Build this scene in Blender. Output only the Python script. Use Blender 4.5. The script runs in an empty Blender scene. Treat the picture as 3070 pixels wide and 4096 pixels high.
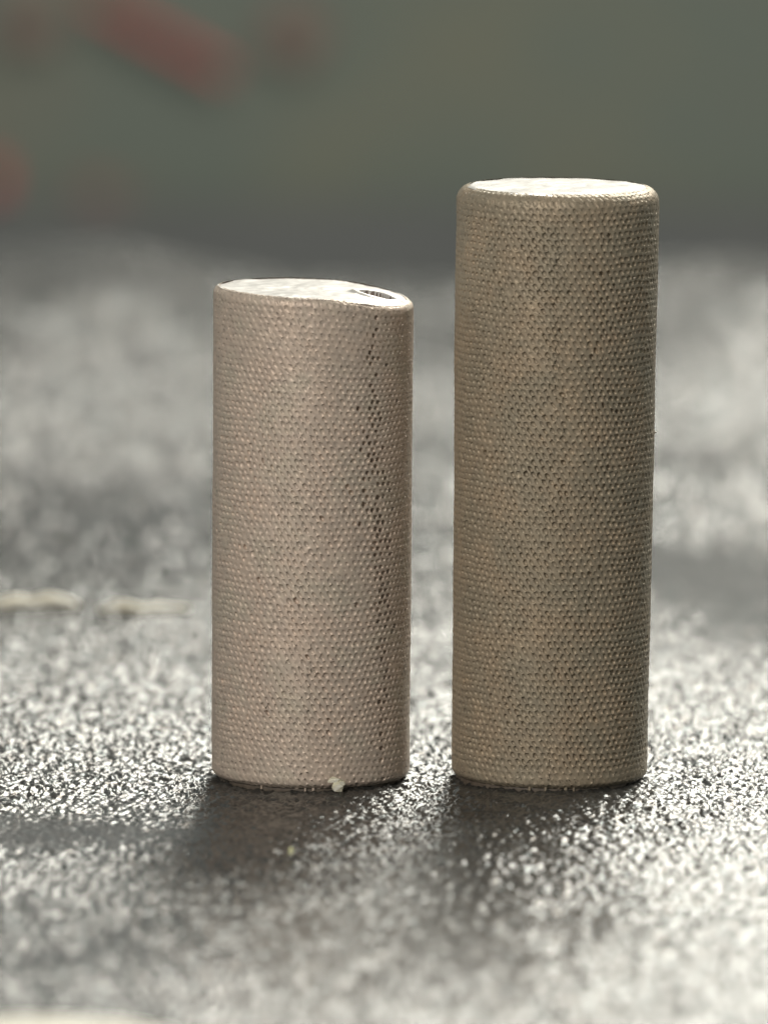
import bpy, bmesh, math, random
import numpy as np
from mathutils import Vector

R = math.radians
sc = bpy.context.scene
C = sc.collection

# ------------------------------------------------------------------ camera
# one scene unit = one cylinder diameter (the cylinders are a few millimetres across)
PITCH = R(7.5)
DIST = 50.0
AIM = Vector((0.0, 0.0, 1.345))
cam_d = bpy.data.cameras.new('camera')
cam = bpy.data.objects.new('camera', cam_d)
C.objects.link(cam)
cam.location = AIM + Vector((0, -math.cos(PITCH), math.sin(PITCH))) * DIST
cam.rotation_euler = (R(90) - PITCH, 0, 0)
FPX = 39750.0                       # focal length in photograph pixels
cam_d.sensor_fit = 'VERTICAL'
cam_d.sensor_height = 36.0
cam_d.sensor_width = 27.0
cam_d.lens = 36.0 * FPX / 4096.0
cam_d.clip_start = 0.5
cam_d.clip_end = 500
cam_d.dof.use_dof = True
cam_d.dof.focus_distance = 49.75
APERTURE = 0.70                     # diameter of the lens opening, scene units
cam_d.dof.aperture_fstop = (cam_d.lens / 1000.0) / APERTURE
cam_d.dof.aperture_blades = 0
sc.camera = cam

# ------------------------------------------------------------------ world + lamps
world = bpy.data.worlds.new('World')
sc.world = world
world.use_nodes = True
bg = world.node_tree.nodes['Background']
bg.inputs[0].default_value = (0.95, 1.0, 0.93, 1)
bg.inputs[1].default_value = 0.28


def area(name, loc, target, size, power, col, sy=None):
    d = bpy.data.lights.new(name, 'AREA')
    d.energy = power
    d.color = col
    d.shape = 'RECTANGLE' if sy else 'SQUARE'
    d.size = size
    if sy:
        d.size_y = sy
    o = bpy.data.objects.new(name, d)
    C.objects.link(o)
    o.location = loc
    o.rotation_euler = (Vector(target) - Vector(loc)).to_track_quat('-Z', 'Y').to_euler()
    return o


area('window_light', (15.5, 38, 32), (0, 4, 0), 34, 39500, (1.0, 0.97, 0.865), 20)
area('room_light', (-13, -30, 18), (0, 0, 1), 8, 7600, (1.0, 0.92, 0.83))

sc.view_settings.view_transform = 'Standard'
sc.view_settings.look = 'None'
sc.view_settings.exposure = 0.0
sc.view_settings.gamma = 1.0
sc.view_settings.use_curve_mapping = False
sc.render.engine = 'CYCLES'
sc.cycles.max_bounces = 6
sc.cycles.use_denoising = True

rng = np.random.default_rng(7)
random.seed(7)


# ------------------------------------------------------------------ helpers
_grads = {}


def gnoise(x, y, seed=0):
    """2-D gradient noise, about -1..1"""
    n = 512
    if seed not in _grads:
        ang = np.random.default_rng(1000 + seed).random((n, n)) * 2 * np.pi
        _grads[seed] = (np.cos(ang), np.sin(ang))
    gx, gy = _grads[seed]
    xi = np.floor(x).astype(int)
    yi = np.floor(y).astype(int)
    fx, fy = x - xi, y - yi
    u = fx * fx * fx * (fx * (fx * 6 - 15) + 10)
    v = fy * fy * fy * (fy * (fy * 6 - 15) + 10)

    def g(i, j, dx, dy):
        a, b = i % n, j % n
        return gx[a, b] * dx + gy[a, b] * dy
    a = g(xi, yi, fx, fy)
    b = g(xi + 1, yi, fx - 1, fy)
    c = g(xi, yi + 1, fx, fy - 1)
    d = g(xi + 1, yi + 1, fx - 1, fy - 1)
    return ((a + (b - a) * u) * (1 - v) + (c + (d - c) * u) * v) * 1.5


def sstep(a, b, x):
    t = np.clip((x - a) / (b - a), 0, 1)
    return t * t * (3 - 2 * t)


def mesh_obj(name, verts, faces, mat, parent=None, smooth=True):
    me = bpy.data.meshes.new(name)
    verts = np.asarray(verts, dtype=np.float32)
    if isinstance(faces, np.ndarray):
        k = faces.shape[1]
        me.vertices.add(len(verts))
        me.vertices.foreach_set('co', verts.ravel())
        me.loops.add(faces.size)
        me.loops.foreach_set('vertex_index', faces.astype(np.int32).ravel())
        me.polygons.add(len(faces))
        me.polygons.foreach_set('loop_start', np.arange(0, faces.size, k, dtype=np.int32))
        me.update(calc_edges=True)
    else:
        me.from_pydata([tuple(map(float, v)) for v in verts], [], faces)
        me.update()
    me.polygons.foreach_set('use_smooth', np.full(len(me.polygons), smooth))
    me.materials.append(mat)
    o = bpy.data.objects.new(name, me)
    C.objects.link(o)
    if parent:
        o.parent = parent
    return o


def empty(name, loc=(0, 0, 0), rot=(0, 0, 0)):
    o = bpy.data.objects.new(name, None)
    o.empty_display_size = 0.2
    C.objects.link(o)
    o.location = loc
    o.rotation_euler = rot
    return o


def tag(o, label=None, cat=None, group=None, kind=None):
    if label:
        o['label'] = label
    if cat:
        o['category'] = cat
    if group:
        o['group'] = group
    if kind:
        o['kind'] = kind
    return o


class Mat:
    def __init__(self, name):
        self.m = bpy.data.materials.new(name)
        self.m.use_nodes = True
        self.t = self.m.node_tree
        self.b = self.t.nodes['Principled BSDF']
        self.co = self.t.nodes.new('ShaderNodeTexCoord').outputs['Object']

    def noise(self, scale, detail=3, rough=0.55, stretch=None):
        n = self.t.nodes.new('ShaderNodeTexNoise')
        n.inputs['Scale'].default_value = scale
        n.inputs['Detail'].default_value = detail
        n.inputs['Roughness'].default_value = rough
        src = self.co
        if stretch:
            mp = self.t.nodes.new('ShaderNodeMapping')
            mp.inputs['Scale'].default_value = stretch
            self.t.links.new(src, mp.inputs[0])
            src = mp.outputs[0]
        self.t.links.new(src, n.inputs['Vector'])
        return n

    def ramp(self, fac, stops):
        r = self.t.nodes.new('ShaderNodeValToRGB')
        e = r.color_ramp.elements
        while len(e) < len(stops):
            e.new(0.5)
        for el, (p, c) in zip(e, stops):
            el.position = p
            el.color = (*c, 1) if len(c) == 3 else c
        self.t.links.new(fac, r.inputs[0])
        return r.outputs[0]

    def mix(self, fac, a, b, mode='MIX'):
        n = self.t.nodes.new('ShaderNodeMix')
        n.data_type = 'RGBA'
        n.blend_type = mode
        for sock, v in ((n.inputs[0], fac), (n.inputs[6], a), (n.inputs[7], b)):
            if hasattr(v, 'links'):
                self.t.links.new(v, sock)
            elif isinstance(v, (int, float)):
                sock.default_value = v
            else:
                sock.default_value = (*v, 1)
        return n.outputs[2]

    def set(self, **kw):
        for k, v in kw.items():
            s = self.b.inputs[k.replace('_', ' ')]
            if hasattr(v, 'links'):
                self.t.links.new(v, s)
            elif isinstance(v, tuple) and len(v) == 3 and s.type == 'RGBA':
                s.default_value = (*v, 1)
            else:
                s.default_value = v
        return self

    def bump(self, h, strength, dist):
        b = self.t.nodes.new('ShaderNodeBump')
        b.inputs['Strength'].default_value = strength
        b.inputs['Distance'].default_value = dist
        self.t.links.new(h, b.inputs['Height'])
        self.t.links.new(b.outputs[0], self.b.inputs['Normal'])
        return self


def column_mat(name, base, warm, cool, dark):
    m = Mat(name)
    n1 = m.noise(5.0, 4, 0.6)
    n2 = m.noise(11.0, 3, 0.6)
    n3 = m.noise(26.0, 2, 0.5)
    c = m.ramp(n1.outputs['Fac'], [(0.34, cool), (0.5, base), (0.66, warm)])
    s = m.ramp(n2.outputs['Fac'], [(0.62, (0, 0, 0)), (0.85, (0.8, 0.8, 0.8))])
    c = m.mix(s, c, dark)
    g = m.ramp(n3.outputs['Fac'], [(0.35, (0.90, 0.90, 0.90)), (0.65, (1.08, 1.07, 1.05))])
    c = m.mix(1.0, c, g, 'MULTIPLY')
    m.set(Base_Color=c, Roughness=0.48, Metallic=0.3)
    m.b.inputs['Specular IOR Level'].default_value = 0.2
    f = m.noise(160.0, 3, 0.6)
    m.bump(f.outputs['Fac'], 0.25, 0.003)
    return m.m


M = {}
M['short'] = column_mat('pinkish_beige_porous', (0.55, 0.462, 0.392), (0.57, 0.468, 0.392), (0.525, 0.46, 0.385), (0.46, 0.365, 0.30))
M['tall'] = column_mat('olive_brown_porous', (0.335, 0.283, 0.213), (0.37, 0.300, 0.22), (0.312, 0.272, 0.208), (0.29, 0.236, 0.182))

m = Mat('cut_end')
n = m.noise(9, 4)
m.set(Base_Color=m.ramp(n.outputs['Fac'], [(0.3, (0.50, 0.475, 0.45)), (0.7, (0.68, 0.66, 0.64))]), Roughness=0.3, Metallic=0.35)
m.bump(m.noise(22, 2).outputs['Fac'], 0.25, 0.008)
M['cut'] = m.m

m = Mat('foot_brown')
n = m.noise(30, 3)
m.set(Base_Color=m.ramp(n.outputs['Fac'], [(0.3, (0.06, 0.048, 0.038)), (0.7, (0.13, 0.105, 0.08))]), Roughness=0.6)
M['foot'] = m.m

m = Mat('dent_shade_brown')  # brown standing in for the shade inside the dent
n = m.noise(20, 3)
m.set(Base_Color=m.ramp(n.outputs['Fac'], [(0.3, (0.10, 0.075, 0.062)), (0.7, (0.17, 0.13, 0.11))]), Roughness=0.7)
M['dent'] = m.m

m = Mat('pale_burr')
n = m.noise(40, 2)
m.set(Base_Color=m.ramp(n.outputs['Fac'], [(0.3, (0.5, 0.43, 0.35)), (0.7, (0.72, 0.66, 0.58))]), Roughness=0.4)
M['burr'] = m.m

m = Mat('crystal_crumb')
n = m.noise(14, 2)
m.set(Base_Color=m.ramp(n.outputs['Fac'], [(0.35, (0.90, 0.84, 0.58)), (0.65, (0.95, 0.94, 0.85))]), Roughness=0.15,
      Transmission_Weight=0.4, IOR=1.6)
M['crumb'] = m.m

m = Mat('yellow_speck')
n = m.noise(30, 2)
m.set(Base_Color=m.ramp(n.outputs['Fac'], [(0.35, (0.70, 0.72, 0.30)), (0.65, (0.85, 0.85, 0.62))]), Roughness=0.25)
M['speck'] = m.m

m = Mat('pale_sliver')
n = m.noise(12, 3)
m.set(Base_Color=m.ramp(n.outputs['Fac'], [(0.35, (0.75, 0.70, 0.55)), (0.65, (0.88, 0.85, 0.75))]), Roughness=0.25)
M['sliver'] = m.m

m = Mat('cream_plastic')
n = m.noise(3, 3)
m.set(Base_Color=m.ramp(n.outputs['Fac'], [(0.35, (0.62, 0.58, 0.48)), (0.65, (0.70, 0.67, 0.58))]), Roughness=0.45)
M['cream'] = m.m

m = Mat('grey_green_backdrop')
n = m.noise(0.35, 2)
m.set(Base_Color=m.ramp(n.outputs['Fac'], [(0.3, (0.170, 0.163, 0.130)), (0.5, (0.140, 0.162, 0.140)), (0.7, (0.168, 0.172, 0.134))]), Roughness=0.8)
m.bump(m.noise(6, 4).outputs['Fac'], 0.3, 0.05)
M['backdrop'] = m.m

m = Mat('wall_shade_grey')  # dark grey that imitates shade along the lower wall
n = m.noise(0.6, 2)
m.set(Base_Color=m.ramp(n.outputs['Fac'], [(0.3, (0.11, 0.115, 0.116)), (0.7, (0.135, 0.138, 0.138))]), Roughness=0.7)
M['shade_strip'] = m.m

for nm, ca, cb in (('red', (0.50, 0.055, 0.065), (0.56, 0.075, 0.08)), ('dull_red', (0.20, 0.13, 0.112), (0.21, 0.138, 0.115))):
    m = Mat(nm + '_plastic')
    n = m.noise(2, 3)
    m.set(Base_Color=m.ramp(n.outputs['Fac'], [(0.35, ca), (0.65, cb)]), Roughness=0.5)
    M[nm] = m.m

# grainy dark glossy surface
m = Mat('dark_grained_surface')
n = m.noise(3.0, 4)
base = m.ramp(n.outputs['Fac'], [(0.3, (0.026, 0.026, 0.025)), (0.7, (0.048, 0.047, 0.044))])
tint = m.noise(17.0, 1, stretch=(1, 0.35, 1))
m.set(Base_Color=base, Roughness=0.26)
m.b.inputs['Specular IOR Level'].default_value = 0.5
tc = m.ramp(tint.outputs['Fac'], [(0.32, (0.75, 0.95, 1.0)), (0.46, (1, 1, 1)), (0.60, (1, 1, 1)), (0.72, (1.0, 0.82, 0.68))])
m.t.links.new(tc, m.b.inputs['Specular Tint'])
m.bump(m.noise(30.0, 3, 0.6).outputs['Fac'], 0.22, 0.02)
M['ground'] = m.m

# ------------------------------------------------------------------ setting


def axis(segments):
    """segments: list of (start, stop, first_step, last_step)"""
    out = []
    for a, b, s0, s1 in segments:
        x = a
        while x < b - 1e-6:
            out.append(x)
            f = (x - a) / (b - a)
            x += s0 + (s1 - s0) * f
    out.append(segments[-1][1])
    return np.array(out)


BACK_Y = 22.0


def ground_height(X, Y, fade=1.0):
    wx = X + 0.03 * gnoise(X * 7, Y * 4, 11)
    wy = Y + 0.05 * gnoise(X * 7, Y * 4, 12)
    # grains lean a little: sheared, longer in depth than across
    sx = wx - 0.25 * wy
    k = 1 + 0.45 * sstep(5, 12, Y)            # coarser grain far away, where single grains cannot be seen
    g = gnoise(sx / 0.044 / k, wy / 0.070 / k, 1)
    g = 1 - np.abs(g) * 1.6
    h = 0.0145 * g + 0.0125 * gnoise(sx / 0.025 / k, wy / 0.042 / k, 2)
    h = h * (1.0 + 0.25 * gnoise(X / 0.5, Y / 0.8, 4)) * k * (1 + 0.35 * sstep(4, 12, Y))

    def spot(cx, cy, rx, ry):
        return np.exp(-((X - cx) / rx) ** 2 - ((Y - cy) / ry) ** 2)
    # shade and pale patches put into the relief: smoother is darker, rougher brighter
    tone_gain = 1 - 0.50 * sstep(-1.8, -5, Y) - 0.78 * spot(-1.5, -1.7, 1.2, 0.75) - 1.1 * spot(2.35, 6.4, 0.85, 2.1) - 0.12 * spot(-1.5, -4.5, 1.3, 2.5)
    tone_gain = tone_gain + sstep(4, 9, Y) * (0.42 * gnoise(X / 1.3 + 0.12 * Y, Y / 3.6, 7) + 0.10 * gnoise(X / 0.5, Y / 1.4, 8))
    tone_gain = tone_gain + 0.45 * spot(-2.3, 15.5, 0.9, 2.2) + 0.45 * spot(2.4, 15.0, 0.9, 2.2)
    h = h * np.clip(tone_gain, 0.06, 2.0)
    h = h + 0.005 * gnoise(X / 0.25, Y / 0.35, 3)
    return h * fade


def undulation(X, Y):
    u = 0.06 * gnoise(X / 1.9 + 0.15 * Y, Y / 2.6, 5) * sstep(1.5, 8, Y)
    u = u + 0.15 * gnoise(X / 3.2 + 0.2 * Y, Y / 5.0, 6) * sstep(3, 12, Y)
    # the sheet lifts towards the far edge, most at the two sides
    return u + 0.36 * sstep(13.5, 18.5, Y) * (0.35 + 0.65 * sstep(0.6, 2.2, np.abs(X - 0.1)))


xs = axis([(-16, -2.9, 0.9, 0.03), (-2.9, -2.1, 0.03, 0.011), (-2.1, 2.1, 0.011, 0.011), (2.1, 2.9, 0.011, 0.03), (2.9, 16, 0.03, 0.9)])
ys = axis([(-44, -8, 1.2, 0.06), (-8, 3, 0.0145, 0.0145), (3, 9, 0.0145, 0.036), (9, BACK_Y, 0.036, 0.045)])
X, Y = np.meshgrid(xs, ys)
dx = np.gradient(xs)[None, :]
dy = np.gradient(ys)[:, None]
fade = (1 - sstep(0.03, 0.08, dx)) * (1 - sstep(0.06, 0.16, dy))
Z = ground_height(X, Y, fade) + undulation(X, Y) - 0.012
nx, ny = len(xs), len(ys)
idx = np.arange(nx * ny).reshape(ny, nx)
F = np.stack([idx[:-1, :-1], idx[:-1, 1:], idx[1:, 1:], idx[1:, :-1]], -1).reshape(-1, 4)
ground = mesh_obj('tabletop', np.stack([X, Y, Z], -1).reshape(-1, 3), F, M['ground'])
tag(ground, 'dark glossy grained tabletop full of glints', 'tabletop', kind='structure')

# front and far edge of the tabletop: a thick slab under the grained sheet
bm = bmesh.new()
bmesh.ops.create_cube(bm, size=1)
for v in bm.verts:
    v.co = Vector((v.co.x * 32, -11 + v.co.y * 66, -0.75 + v.co.z * 1.1))
bmesh.ops.bevel(bm, geom=bm.edges[:], offset=0.1, segments=3, affect='EDGES')
me = bpy.data.meshes.new('slab')
bm.to_mesh(me)
bm.free()
me.materials.append(M['ground'])
slab = bpy.data.objects.new('slab', me)
C.objects.link(slab)
slab.parent = ground

WALL_Y = 58.0
bm = bmesh.new()
bmesh.ops.create_cube(bm, size=1)
for v in bm.verts:
    v.co = Vector((v.co.x * 60, WALL_Y + 0.5 + v.co.y * 1.0, -3.5 + v.co.z * 11))
bmesh.ops.bevel(bm, geom=bm.edges[:], offset=0.12, segments=3, affect='EDGES')
me = bpy.data.meshes.new('wall')
bm.to_mesh(me)
bm.free()
me.materials.append(M['backdrop'])
wall = bpy.data.objects.new('wall', me)
C.objects.link(wall)
tag(wall, 'blurred grey green wall behind the tabletop', 'wall', kind='structure')
bm = bmesh.new()  # dark strip added for the shade low on the wall
bmesh.ops.create_cube(bm, size=1)
for v in bm.verts:
    v.co = Vector((v.co.x * 60, WALL_Y - 0.2 + v.co.y * 0.4, -6.0 + v.co.z * 6.2))
bmesh.ops.bevel(bm, geom=bm.edges[:], offset=0.08, segments=2, affect='EDGES')
me = bpy.data.meshes.new('shade_strip')
bm.to_mesh(me)
bm.free()
me.materials.append(M['shade_strip'])
o = bpy.data.objects.new('shade_strip', me)
C.objects.link(o)
o.parent = wall


# ------------------------------------------------------------------ the two cylinders
A = 0.0365                                  # spacing of the pores
NCOL = 86


def pore_wall(name, mat, parent, H, rb, rt, bev_t, bev_b, z0, top_fn, depth_fn, elong_fn, seed):
    """surface of revolution made of hexagonal cells, each with a sunk pore"""
    r = np.random.default_rng(seed)
    ra = (rb + rt) / 2
    a = 2 * math.pi * ra / NCOL
    ut, uu = a / (4 * math.sqrt(3)), a / 4   # lattice units
    # profile: bottom arc, straight, top arc (arc length -> r, z)
    arc_b, arc_t = bev_b * math.pi / 2 * 0.80, bev_t * math.pi / 2 * 0.92
    straight = H - z0 - bev_b - bev_t
    T = arc_b + straight + arc_t

    def profile(t):
        t = np.asarray(t, float)
        ab = np.clip(t / arc_b, 0, 1) * 0.80 * math.pi / 2 + 0.20 * math.pi / 2   # angle from straight-down
        at = np.clip((t - arc_b - straight) / arc_t, 0, 1) * 0.92 * math.pi / 2
        s = np.clip((t - arc_b) / straight, 0, 1)
        rad = rb + (rt - rb) * s
        zz = z0 + bev_b + straight * s
        nr = np.cos(at)
        nz = np.sin(at)
        rr = rad - bev_t * (1 - np.cos(at))
        zz = zz + bev_t * np.sin(at)
        low = t < arc_b
        rr = np.where(low, rb - bev_b * (1 - np.sin(ab)), rr)
        zz = np.where(low, z0 + bev_b * (1 - np.cos(ab)), zz)
        nr = np.where(low, np.sin(ab), nr)
        nz = np.where(low, -np.cos(ab), nz)
        return rr, zz, nr, nz

    def surf(u, t, d):
        # gentle irregularity of the lattice
        uw = u + 0.30 * a * gnoise(u / 0.33 + seed, t / 0.30, 21) + 0.10 * a * gnoise(u / 0.08, t / 0.08 + seed, 22)
        tw = t + (0.22 * a * gnoise(u / 0.30, t / 0.33 + seed, 23) + 0.10 * a * gnoise(u / 0.08, t / 0.07 + seed, 24)) * sstep(0, 0.1, t) * sstep(0, 0.1, T - t)
        th = uw / ra
        rr, zz, nr, nz = profile(tw)
        rr = rr - d * nr + 0.0045 * gnoise(th * 1.3 + seed, zz * 1.1, 25) + 0.0018 * gnoise(th * 5 + seed, zz * 4.5, 26)
        zz = zz - d * nz
        x = rr * np.sin(th)
        y = -rr * np.cos(th)
        zz = zz + top_fn(x, y) * sstep(H - 0.9, H, zz)
        return np.stack([x, y, zz], -1)

    rows = int(round(T / (6 * ut)))
    sc_t = T / (rows * 6 * ut)
    J, I = np.meshgrid(np.arange(rows), np.arange(NCOL), indexing='ij')
    I, J = I.ravel(), J.ravel()
    cu = 4 * I + 2 * (J % 2)
    ct = 6 * J + 3
    offs = [(0, 4), (1, 3), (2, 2), (2, 0), (2, -2), (1, -3), (0, -4), (-1, -3), (-2, -2), (-2, 0), (-2, 2), (-1, 3)]
    K = len(offs)
    bu = (cu[:, None] + np.array([o[0] for o in offs])[None]) % (4 * NCOL)
    bt = ct[:, None] + np.array([o[1] for o in offs])[None]
    key = bu.astype(np.int64) * 100000 + (bt + 50)
    uniq, inv = np.unique(key.ravel(), return_inverse=True)
    inv = inv.reshape(key.shape)
    vu = (uniq // 100000) * uu
    vt = np.clip(((uniq % 100000) - 50) * ut * sc_t, 0, T)
    web = 0.0016 * gnoise(vu / 0.03, vt / 0.03, 31 + seed)
    Vb = surf(vu, vt, web)
    # cells
    n = len(cu)
    ccu, cct = cu * uu, ct * ut * sc_t
    thc = (ccu / ra + math.pi) % (2 * math.pi) - math.pi
    zc = profile(cct)[1]
    depth, size = depth_fn(thc, zc, r)
    depth = depth * (1 - 0.85 * sstep(0.8, 1.3, np.abs(thc)))
    el = elong_fn(thc, zc)
    angs = np.arctan2([o[1] for o in offs], [o[0] * math.sqrt(3) for o in offs])
    jx = r.normal(0, 0.05 * a, n)
    jt = r.normal(0, 0.05 * a, n)
    da = (R(-58) * (1 - sstep(0.55, 0.95, np.abs(thc + 0.1))))[:, None]   # pores run together on the diagonal, level at the sides
    el = el + 0.32 * sstep(0.6, 1.0, np.abs(thc + 0.1))
    el = np.minimum(el, 0.49 / size - 1)

    def ring(radius, dep):
        px = np.cos(angs)[None] * radius[:, None]
        py = np.sin(angs)[None] * radius[:, None]
        wob = 1 + 0.10 * r.normal(0, 1, px.shape)
        px, py = px * wob, py * wob
        # stretch along the diagonal
        al = px * np.cos(da) + py * np.sin(da)
        pe = -px * np.sin(da) + py * np.cos(da)
        al = al * (1 + el[:, None])
        pe = pe * (1 - 0.55 * el[:, None])
        qx = al * np.cos(da) - pe * np.sin(da) + jx[:, None]
        qy = al * np.sin(da) + pe * np.cos(da) + jt[:, None]
        return surf(ccu[:, None] + qx, np.clip(cct[:, None] + qy, 0, T), dep[:, None] + 0 * qx)
    v1 = ring(size * a, 0.0004 + 0.04 * depth)
    v2 = ring(size * a * 0.88, depth * 0.93)
    v3 = surf(ccu + jx, np.clip(cct + jt, 0, T), depth)
    nb = len(Vb)
    verts = np.concatenate([Vb, v1.reshape(-1, 3), v2.reshape(-1, 3), v3, v1.reshape(-1, 3)])
    i1 = nb + np.arange(n * K).reshape(n, K)
    i2 = nb + n * K + np.arange(n * K).reshape(n, K)
    i3 = nb + 2 * n * K + np.arange(n)
    i1b = i3[-1] + 1 + np.arange(n * K).reshape(n, K)    # the rim again, so that pore edges stay crisp
    nxt = np.roll(np.arange(K), -1)

    def quads(a_, b_):
        t1 = np.stack([a_, b_, b_[:, nxt]], -1).reshape(-1, 3)
        t2 = np.stack([a_, b_[:, nxt], a_[:, nxt]], -1).reshape(-1, 3)
        return np.concatenate([t1, t2])
    fl = np.stack([i2, np.repeat(i3[:, None], K, 1), i2[:, nxt]], -1).reshape(-1, 3)
    faces = np.concatenate([quads(inv, i1), quads(i1b, i2), fl])
    o = mesh_obj(name, verts, faces, mat, parent)
    return o


def cap(name, mat, parent, rad, z, h_fn, facing=1, seed=0, rings=40, segs=120):
    v = [(0, 0, z + float(h_fn(np.array(0.0), np.array(0.0))))]
    vs = []
    for i in range(1, rings + 1):
        rr = rad * i / rings
        th = np.arange(segs) * 2 * math.pi / segs
        x, y = rr * np.sin(th), -rr * np.cos(th)
        vs.append(np.stack([x, y, z + h_fn(x, y)], -1))
    verts = np.concatenate([np.array(v)] + vs)
    faces = []
    for k in range(segs):
        faces.append((0, 1 + k, 1 + (k + 1) % segs))
    for i in range(rings - 1):
        b0, b1 = 1 + i * segs, 1 + (i + 1) * segs
        for k in range(segs):
            k2 = (k + 1) % segs
            faces.append((b0 + k, b1 + k, b1 + k2, b0 + k2))
    return mesh_obj(name, verts, faces, mat, parent)


def lathe(name, mat, parent, prof, segs=96, wob=0.0, seed=0):
    r = np.random.default_rng(seed)
    verts, faces = [], []
    for (rr, z) in prof:
        for k in range(segs):
            th = 2 * math.pi * k / segs
            q = rr + wob * float(gnoise(np.array(k * 0.35 + seed), np.array(z * 20.0), 41))
            verts.append((q * math.sin(th), -q * math.cos(th), z))
    for i in range(len(prof) - 1):
        for k in range(segs):
            k2 = (k + 1) % segs
            faces.append((i * segs + k, i * segs + k2, (i + 1) * segs + k2, (i + 1) * segs + k))
    return mesh_obj(name, verts, faces, mat, parent)


def chunk(name, mat, parent, loc, size, seed, n=14, bevel=0.12):
    """faceted crumb: convex hull of random points, edges softened"""
    r = random.Random(seed)
    bm = bmesh.new()
    for _ in range(n):
        d = Vector((r.gauss(0, 1), r.gauss(0, 1), r.gauss(0, 1))).normalized() * r.uniform(0.75, 1.0)
        bm.verts.new((d.x * size[0] / 2, d.y * size[1] / 2, d.z * size[2] / 2))
    res = bmesh.ops.convex_hull(bm, input=bm.verts[:])
    bmesh.ops.delete(bm, geom=[v for v in bm.verts if not v.link_faces], context='VERTS')
    if bevel:
        bmesh.ops.bevel(bm, geom=bm.edges[:], offset=min(size) * bevel * 0.4, segments=1, affect='EDGES')
    me = bpy.data.meshes.new(name)
    bm.to_mesh(me)
    bm.free()
    me.materials.append(mat)
    o = bpy.data.objects.new(name, me)
    C.objects.link(o)
    o.location = loc
    if parent:
        o.parent = parent
    return o


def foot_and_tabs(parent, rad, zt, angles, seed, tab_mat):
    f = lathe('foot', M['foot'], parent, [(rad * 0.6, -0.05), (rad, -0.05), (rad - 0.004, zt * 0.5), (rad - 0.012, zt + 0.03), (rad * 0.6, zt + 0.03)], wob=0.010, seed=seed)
    r = random.Random(seed)
    for (deg, w) in angles:
        bm = bmesh.new()
        bmesh.ops.create_cube(bm, size=1)
        for v in bm.verts:
            k = 1.0 if v.co.z > 0 else r.uniform(0.5, 1.1)
            v.co = Vector((v.co.x * w * k, v.co.y * 0.014, v.co.z * (zt + 0.02) + zt * 0.5 + 0.004))
        bmesh.ops.bevel(bm, geom=bm.edges[:], offset=0.004, segments=2, affect='EDGES')
        me = bpy.data.meshes.new('foot_tab')
        bm.to_mesh(me)
        bm.free()
        me.materials.append(tab_mat)
        o = bpy.data.objects.new('foot_tab', me)
        C.objects.link(o)
        o.parent = parent
        t = R(deg)
        o.location = ((rad + 0.004) * math.sin(t), -(rad + 0.004) * math.cos(t), 0)
        o.rotation_euler = (0, 0, t)


# ---- tall cylinder
TALL_H, SHORT_H = 2.995, 2.51
tall = empty('tall_porous_cylinder', (0.833, 0, 0), (0, R(0.72), 0))
tag(tall, 'taller olive brown cylinder covered in rows of tiny pores, rounded top edge', 'cylinder', 'porous cylinders standing on the tabletop')


def tall_depth(th, z, r):
    n = len(th)
    d = 0.0078 + 0.0045 * gnoise(th * 3.1, z * 2.3, 51) + r.normal(0, 0.0030, n)
    big = r.random(n) < 0.03
    d = np.where(big, d + 0.010, d)
    filled = r.random(n) < 0.05
    d = np.where(filled, 0.003, d)
    d = d * sstep(0.06, 0.16, z) * (1 - 0.85 * sstep(TALL_H - 0.16, TALL_H - 0.05, z)) + 0.0008
    s = 0.375 + 0.035 * gnoise(th * 4, z * 4, 52) + r.normal(0, 0.02, n)
    return np.clip(d, 0.001, 0.04), np.clip(s, 0.25, 0.44)


def tall_el(th, z):
    return 0.50 * np.exp(-((th + 0.0) / 0.65) ** 2) * (0.85 + 0.4 * gnoise(th * 3, z * 3, 53))


pore_wall('side_wall', M['tall'], tall, TALL_H, 0.493, 0.508, 0.075, 0.036, 0.010, lambda x, y: 0 * x, tall_depth, tall_el, 3)


def tall_top(x, y):
    r_ = np.hypot(x, y)
    return -0.004 + 0.006 * gnoise(x * 5, y * 4, 61) + 0.0015 * gnoise(x * 18, y * 14, 62) - 0.01 * sstep(0.44, 0.48, r_)


cap('top_face', M['cut'], tall, 0.462, TALL_H, tall_top)
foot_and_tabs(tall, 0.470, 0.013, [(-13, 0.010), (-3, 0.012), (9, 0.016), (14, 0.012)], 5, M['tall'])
for (x, y, z, s) in ((0.499, -0.03, 1.76, (0.035, 0.03, 0.016)), (0.488, -0.03, 0.475, (0.026, 0.03, 0.03)), (0.38, -0.335, 2.57, (0.014, 0.014, 0.014))):
    chunk('burr', M['burr'], tall, (x, y, z), s, int(z * 100), 10)

# ---- short cylinder
short = empty('short_porous_cylinder', (-0.369, 0, 0), (0, R(0.35), 0))
tag(short, 'shorter pinkish beige cylinder with slanted top and a dark dent in it', 'cylinder', 'porous cylinders standing on the tabletop')


def short_top(x, y):
    """slanted end: falls away to the right, with a rolled lip and a groove there"""
    q = sstep(0.05, 0.52, x)
    f = 0.5 - y          # 1 at the front, 0 at the back
    h = -0.015 - 0.035 * (x + 0.5) - 0.055 * q * (0.35 + 0.75 * f)
    return h


def dent_e(x, y):
    ux, uy = x - 0.315, y + 0.02
    q = 0.35 * gnoise(np.asarray(ux) * 16.0 + 5.0, np.asarray(uy) * 12.0, 97)
    return (ux / 0.074) ** 2 + ((uy + 0.5 * ux) / 0.072) ** 2 + q


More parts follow.
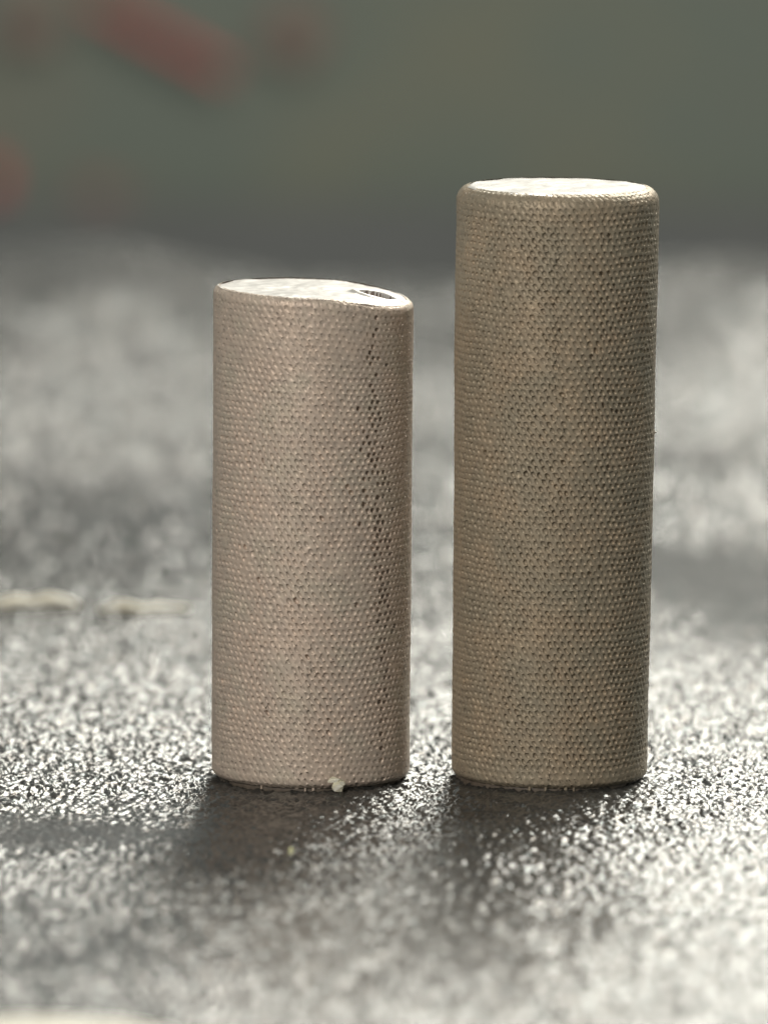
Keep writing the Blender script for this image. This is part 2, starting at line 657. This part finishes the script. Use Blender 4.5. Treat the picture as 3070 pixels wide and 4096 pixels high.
def short_cap(x, y):
    h = short_top(x, y)
    e = dent_e(x, y)
    h = h - 0.15 * sstep(1.55, 0.85, e) + 0.014 * np.exp(-((e - 2.2) / 0.9) ** 2)
    return h + 0.006 * gnoise(x * 5, y * 4, 71) + 0.0015 * gnoise(x * 17, y * 14, 72) - 0.004


def short_depth(th, z, r):
    n = len(th)
    d = 0.0037 + 0.0036 * gnoise(th * 3.0, z * 2.1, 81) + r.normal(0, 0.0018, n)
    xx = np.sin(th)
    # band of open, deep pores down the right side
    cx = 0.66 + 0.05 * gnoise(z * 1.3, z * 0 + 0.5, 82) + 0.10 * sstep(1.2, 0.5, z)
    w = 0.095 * sstep(0.15, 0.5, z) * sstep(2.35, 2.15, z) * (0.45 + 0.55 * sstep(0.5, 1.1, z))
    band = np.exp(-((xx - cx) / np.maximum(w, 0.02)) ** 2) * (np.cos(th) > 0)
    op = (r.random(n) < band * 0.65)
    d = np.where(op, 0.016 + 0.022 * r.random(n), d)
    stray = r.random(n) < 0.008
    d = np.where(stray, 0.02, d)
    fillz = sstep(SHORT_H - 0.65, SHORT_H - 0.22, z)
    d = np.where(op, d, d * (1 - 0.95 * fillz) * sstep(0.05, 0.45, z) + 0.0012)
    s = 0.345 + 0.04 * gnoise(th * 4, z * 4, 83) + r.normal(0, 0.025, n)
    s = np.where(op, 0.33 + 0.08 * r.random(n), s)
    return np.clip(d, 0.001, 0.05), np.clip(s, 0.22, 0.46)


def short_el(th, z):
    return 0.55 * np.exp(-((th + 0.2) / 0.55) ** 2) * (0.85 + 0.4 * gnoise(th * 3, z * 3, 84))


pore_wall('side_wall', M['short'], short, SHORT_H, 0.4995, 0.5005, 0.040, 0.042, 0.010, short_top, short_depth, short_el, 9)
top = cap('top_face', M['cut'], short, 0.480, SHORT_H, short_cap, rings=64, segs=180)
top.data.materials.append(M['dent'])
for p in top.data.polygons:                 # shade inside the dent, put into a darker brown
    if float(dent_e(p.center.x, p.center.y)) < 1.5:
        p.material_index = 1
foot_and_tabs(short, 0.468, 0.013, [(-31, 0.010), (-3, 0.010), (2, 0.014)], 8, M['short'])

# glinting crumb caught under the short cylinder: facets around a cluster
crumb = empty('crystal_crumb', (-0.236, -0.55, 0.008))
crumb.scale = (0.82, 0.82, 0.82)
tag(crumb, 'glinting pale yellow crumb lodged at the foot of the shorter cylinder', 'crumb')
chunk('upper_lump', M['crumb'], crumb, (-0.014, 0.012, 0.070), (0.115, 0.07, 0.046), 3, 26, 0)
chunk('lower_lump', M['crumb'], crumb, (0.004, -0.012, 0.030), (0.090, 0.06, 0.085), 8, 22, 0)
chunk('side_lump', M['crumb'], crumb, (0.032, -0.004, 0.052), (0.05, 0.05, 0.06), 12, 20, 0)

speck = chunk('yellow_speck', M['speck'], None, (0, 0, 0), (0.05, 0.05, 0.05), 21, 10)
speck.location = (-0.44, -2.55, 0.04)
tag(speck, 'tiny yellow speck on the tabletop in front of the shorter cylinder', 'speck')


# slivers on the tabletop at the left
def sliver(loc, length, h, seed, label):
    r = random.Random(seed)
    n = 26
    verts, faces = [], []
    for i in range(n + 1):
        f = i / n
        x = (f - 0.5) * length
        w = 0.05 + 0.03 * float(gnoise(np.array(f * 5.0), np.array(seed * 1.7), 91))
        taper = min(1, 5 * f, 5 * (1 - f))
        hh = h * (0.75 + 0.7 * float(gnoise(np.array(f * 3.5), np.array(seed * 2.3), 92))) * taper + 0.006
        y = 0.05 * math.sin(f * 5 + seed) + 0.03 * float(gnoise(np.array(f * 4.0), np.array(seed * 0.7), 93))
        for k in range(6):
            a = math.pi * 2 * k / 6
            verts.append((x, y + w * math.cos(a), max(-0.02, hh * 0.5 + hh * 0.5 * math.sin(a) * 1.1)))
    for i in range(n):
        for k in range(6):
            k2 = (k + 1) % 6
            faces.append((i * 6 + k, i * 6 + k2, (i + 1) * 6 + k2, (i + 1) * 6 + k))
    faces.append(tuple(range(6)))
    faces.append(tuple(n * 6 + k for k in reversed(range(6))))
    o = mesh_obj('pale_sliver', verts, faces, M['sliver'])
    o.location = loc
    tag(o, label, 'sliver', 'pale slivers lying at the left')
    return o


sliver((-1.99, 6.0, 0.012), 0.56, 0.07, 4, 'brighter ragged cream sliver lying at the left edge of the picture')
sliver((-1.35, 5.9, 0.010), 0.52, 0.045, 9, 'fainter straight cream sliver between the left edge and the shorter cylinder')

# blurred cream disc in the foreground
disc = lathe('cream_disc', M['cream'], None,
             [(0.0, 0.30), (0.55, 0.30), (0.66, 0.297), (0.71, 0.288), (0.735, 0.27), (0.75, 0.23), (0.755, 0.0), (0.76, -0.05), (0.0, -0.05)], segs=96)
disc.location = (-1.49, -9.0, 0)
tag(disc, 'blurred cream rounded disc cut off at the bottom left corner', 'disc')


# red things in front of the wall
def bar(name, mat, loc, size, rot, label, cat):
    bm = bmesh.new()
    bmesh.ops.create_cube(bm, size=1)
    for v in bm.verts:
        v.co = Vector((v.co.x * size[0], v.co.y * size[1], v.co.z * size[2]))
    bmesh.ops.bevel(bm, geom=bm.edges[:], offset=min(size) * 0.3, segments=3, affect='EDGES')
    me = bpy.data.meshes.new(name)
    bm.to_mesh(me)
    bm.free()
    me.materials.append(mat)
    o = bpy.data.objects.new(name, me)
    C.objects.link(o)
    o.location = loc
    o.rotation_euler = rot
    tag(o, label, cat)
    return o


def at(px, py, y):
    """point of the plane y = const seen at a pixel of the photograph (used to read off positions)"""
    vx = (px - 1535) / FPX
    vz = (2048 - py) / FPX
    d = Vector((vx, math.cos(PITCH) + vz * math.sin(PITCH), -math.sin(PITCH) + vz * math.cos(PITCH)))
    t = (y - cam.location.y) / d.y
    return cam.location + d * t


WY = WALL_Y - 0.1
bar('red_bar', M['red'], at(640, 150, WY), (1.7, 0.12, 0.12), (0, R(28), 0), 'blurred bright red slanting bar on the wall at upper left', 'bar')
bar('red_block', M['red'], at(-25, 715, WY), (0.22, 0.12, 0.34), (0, R(5), 0), 'blurred red block at the left edge, low on the wall', 'block')
bar('dull_red_panel', M['dull_red'], at(1180, 130, WY), (0.55, 0.06, 0.5), (0, R(35), 0), 'faint dull red patch right of the red bar', 'panel')
bar('dull_red_panel', M['dull_red'], at(120, 80, WY), (0.6, 0.06, 0.4), (0, 0, 0), 'faint dull red patch in the top left corner', 'panel')
bar('dull_red_panel', M['dull_red'], at(400, 770, WY), (0.45, 0.06, 0.3), (0, 0, 0), 'faint dull red patch right of the red block', 'panel')
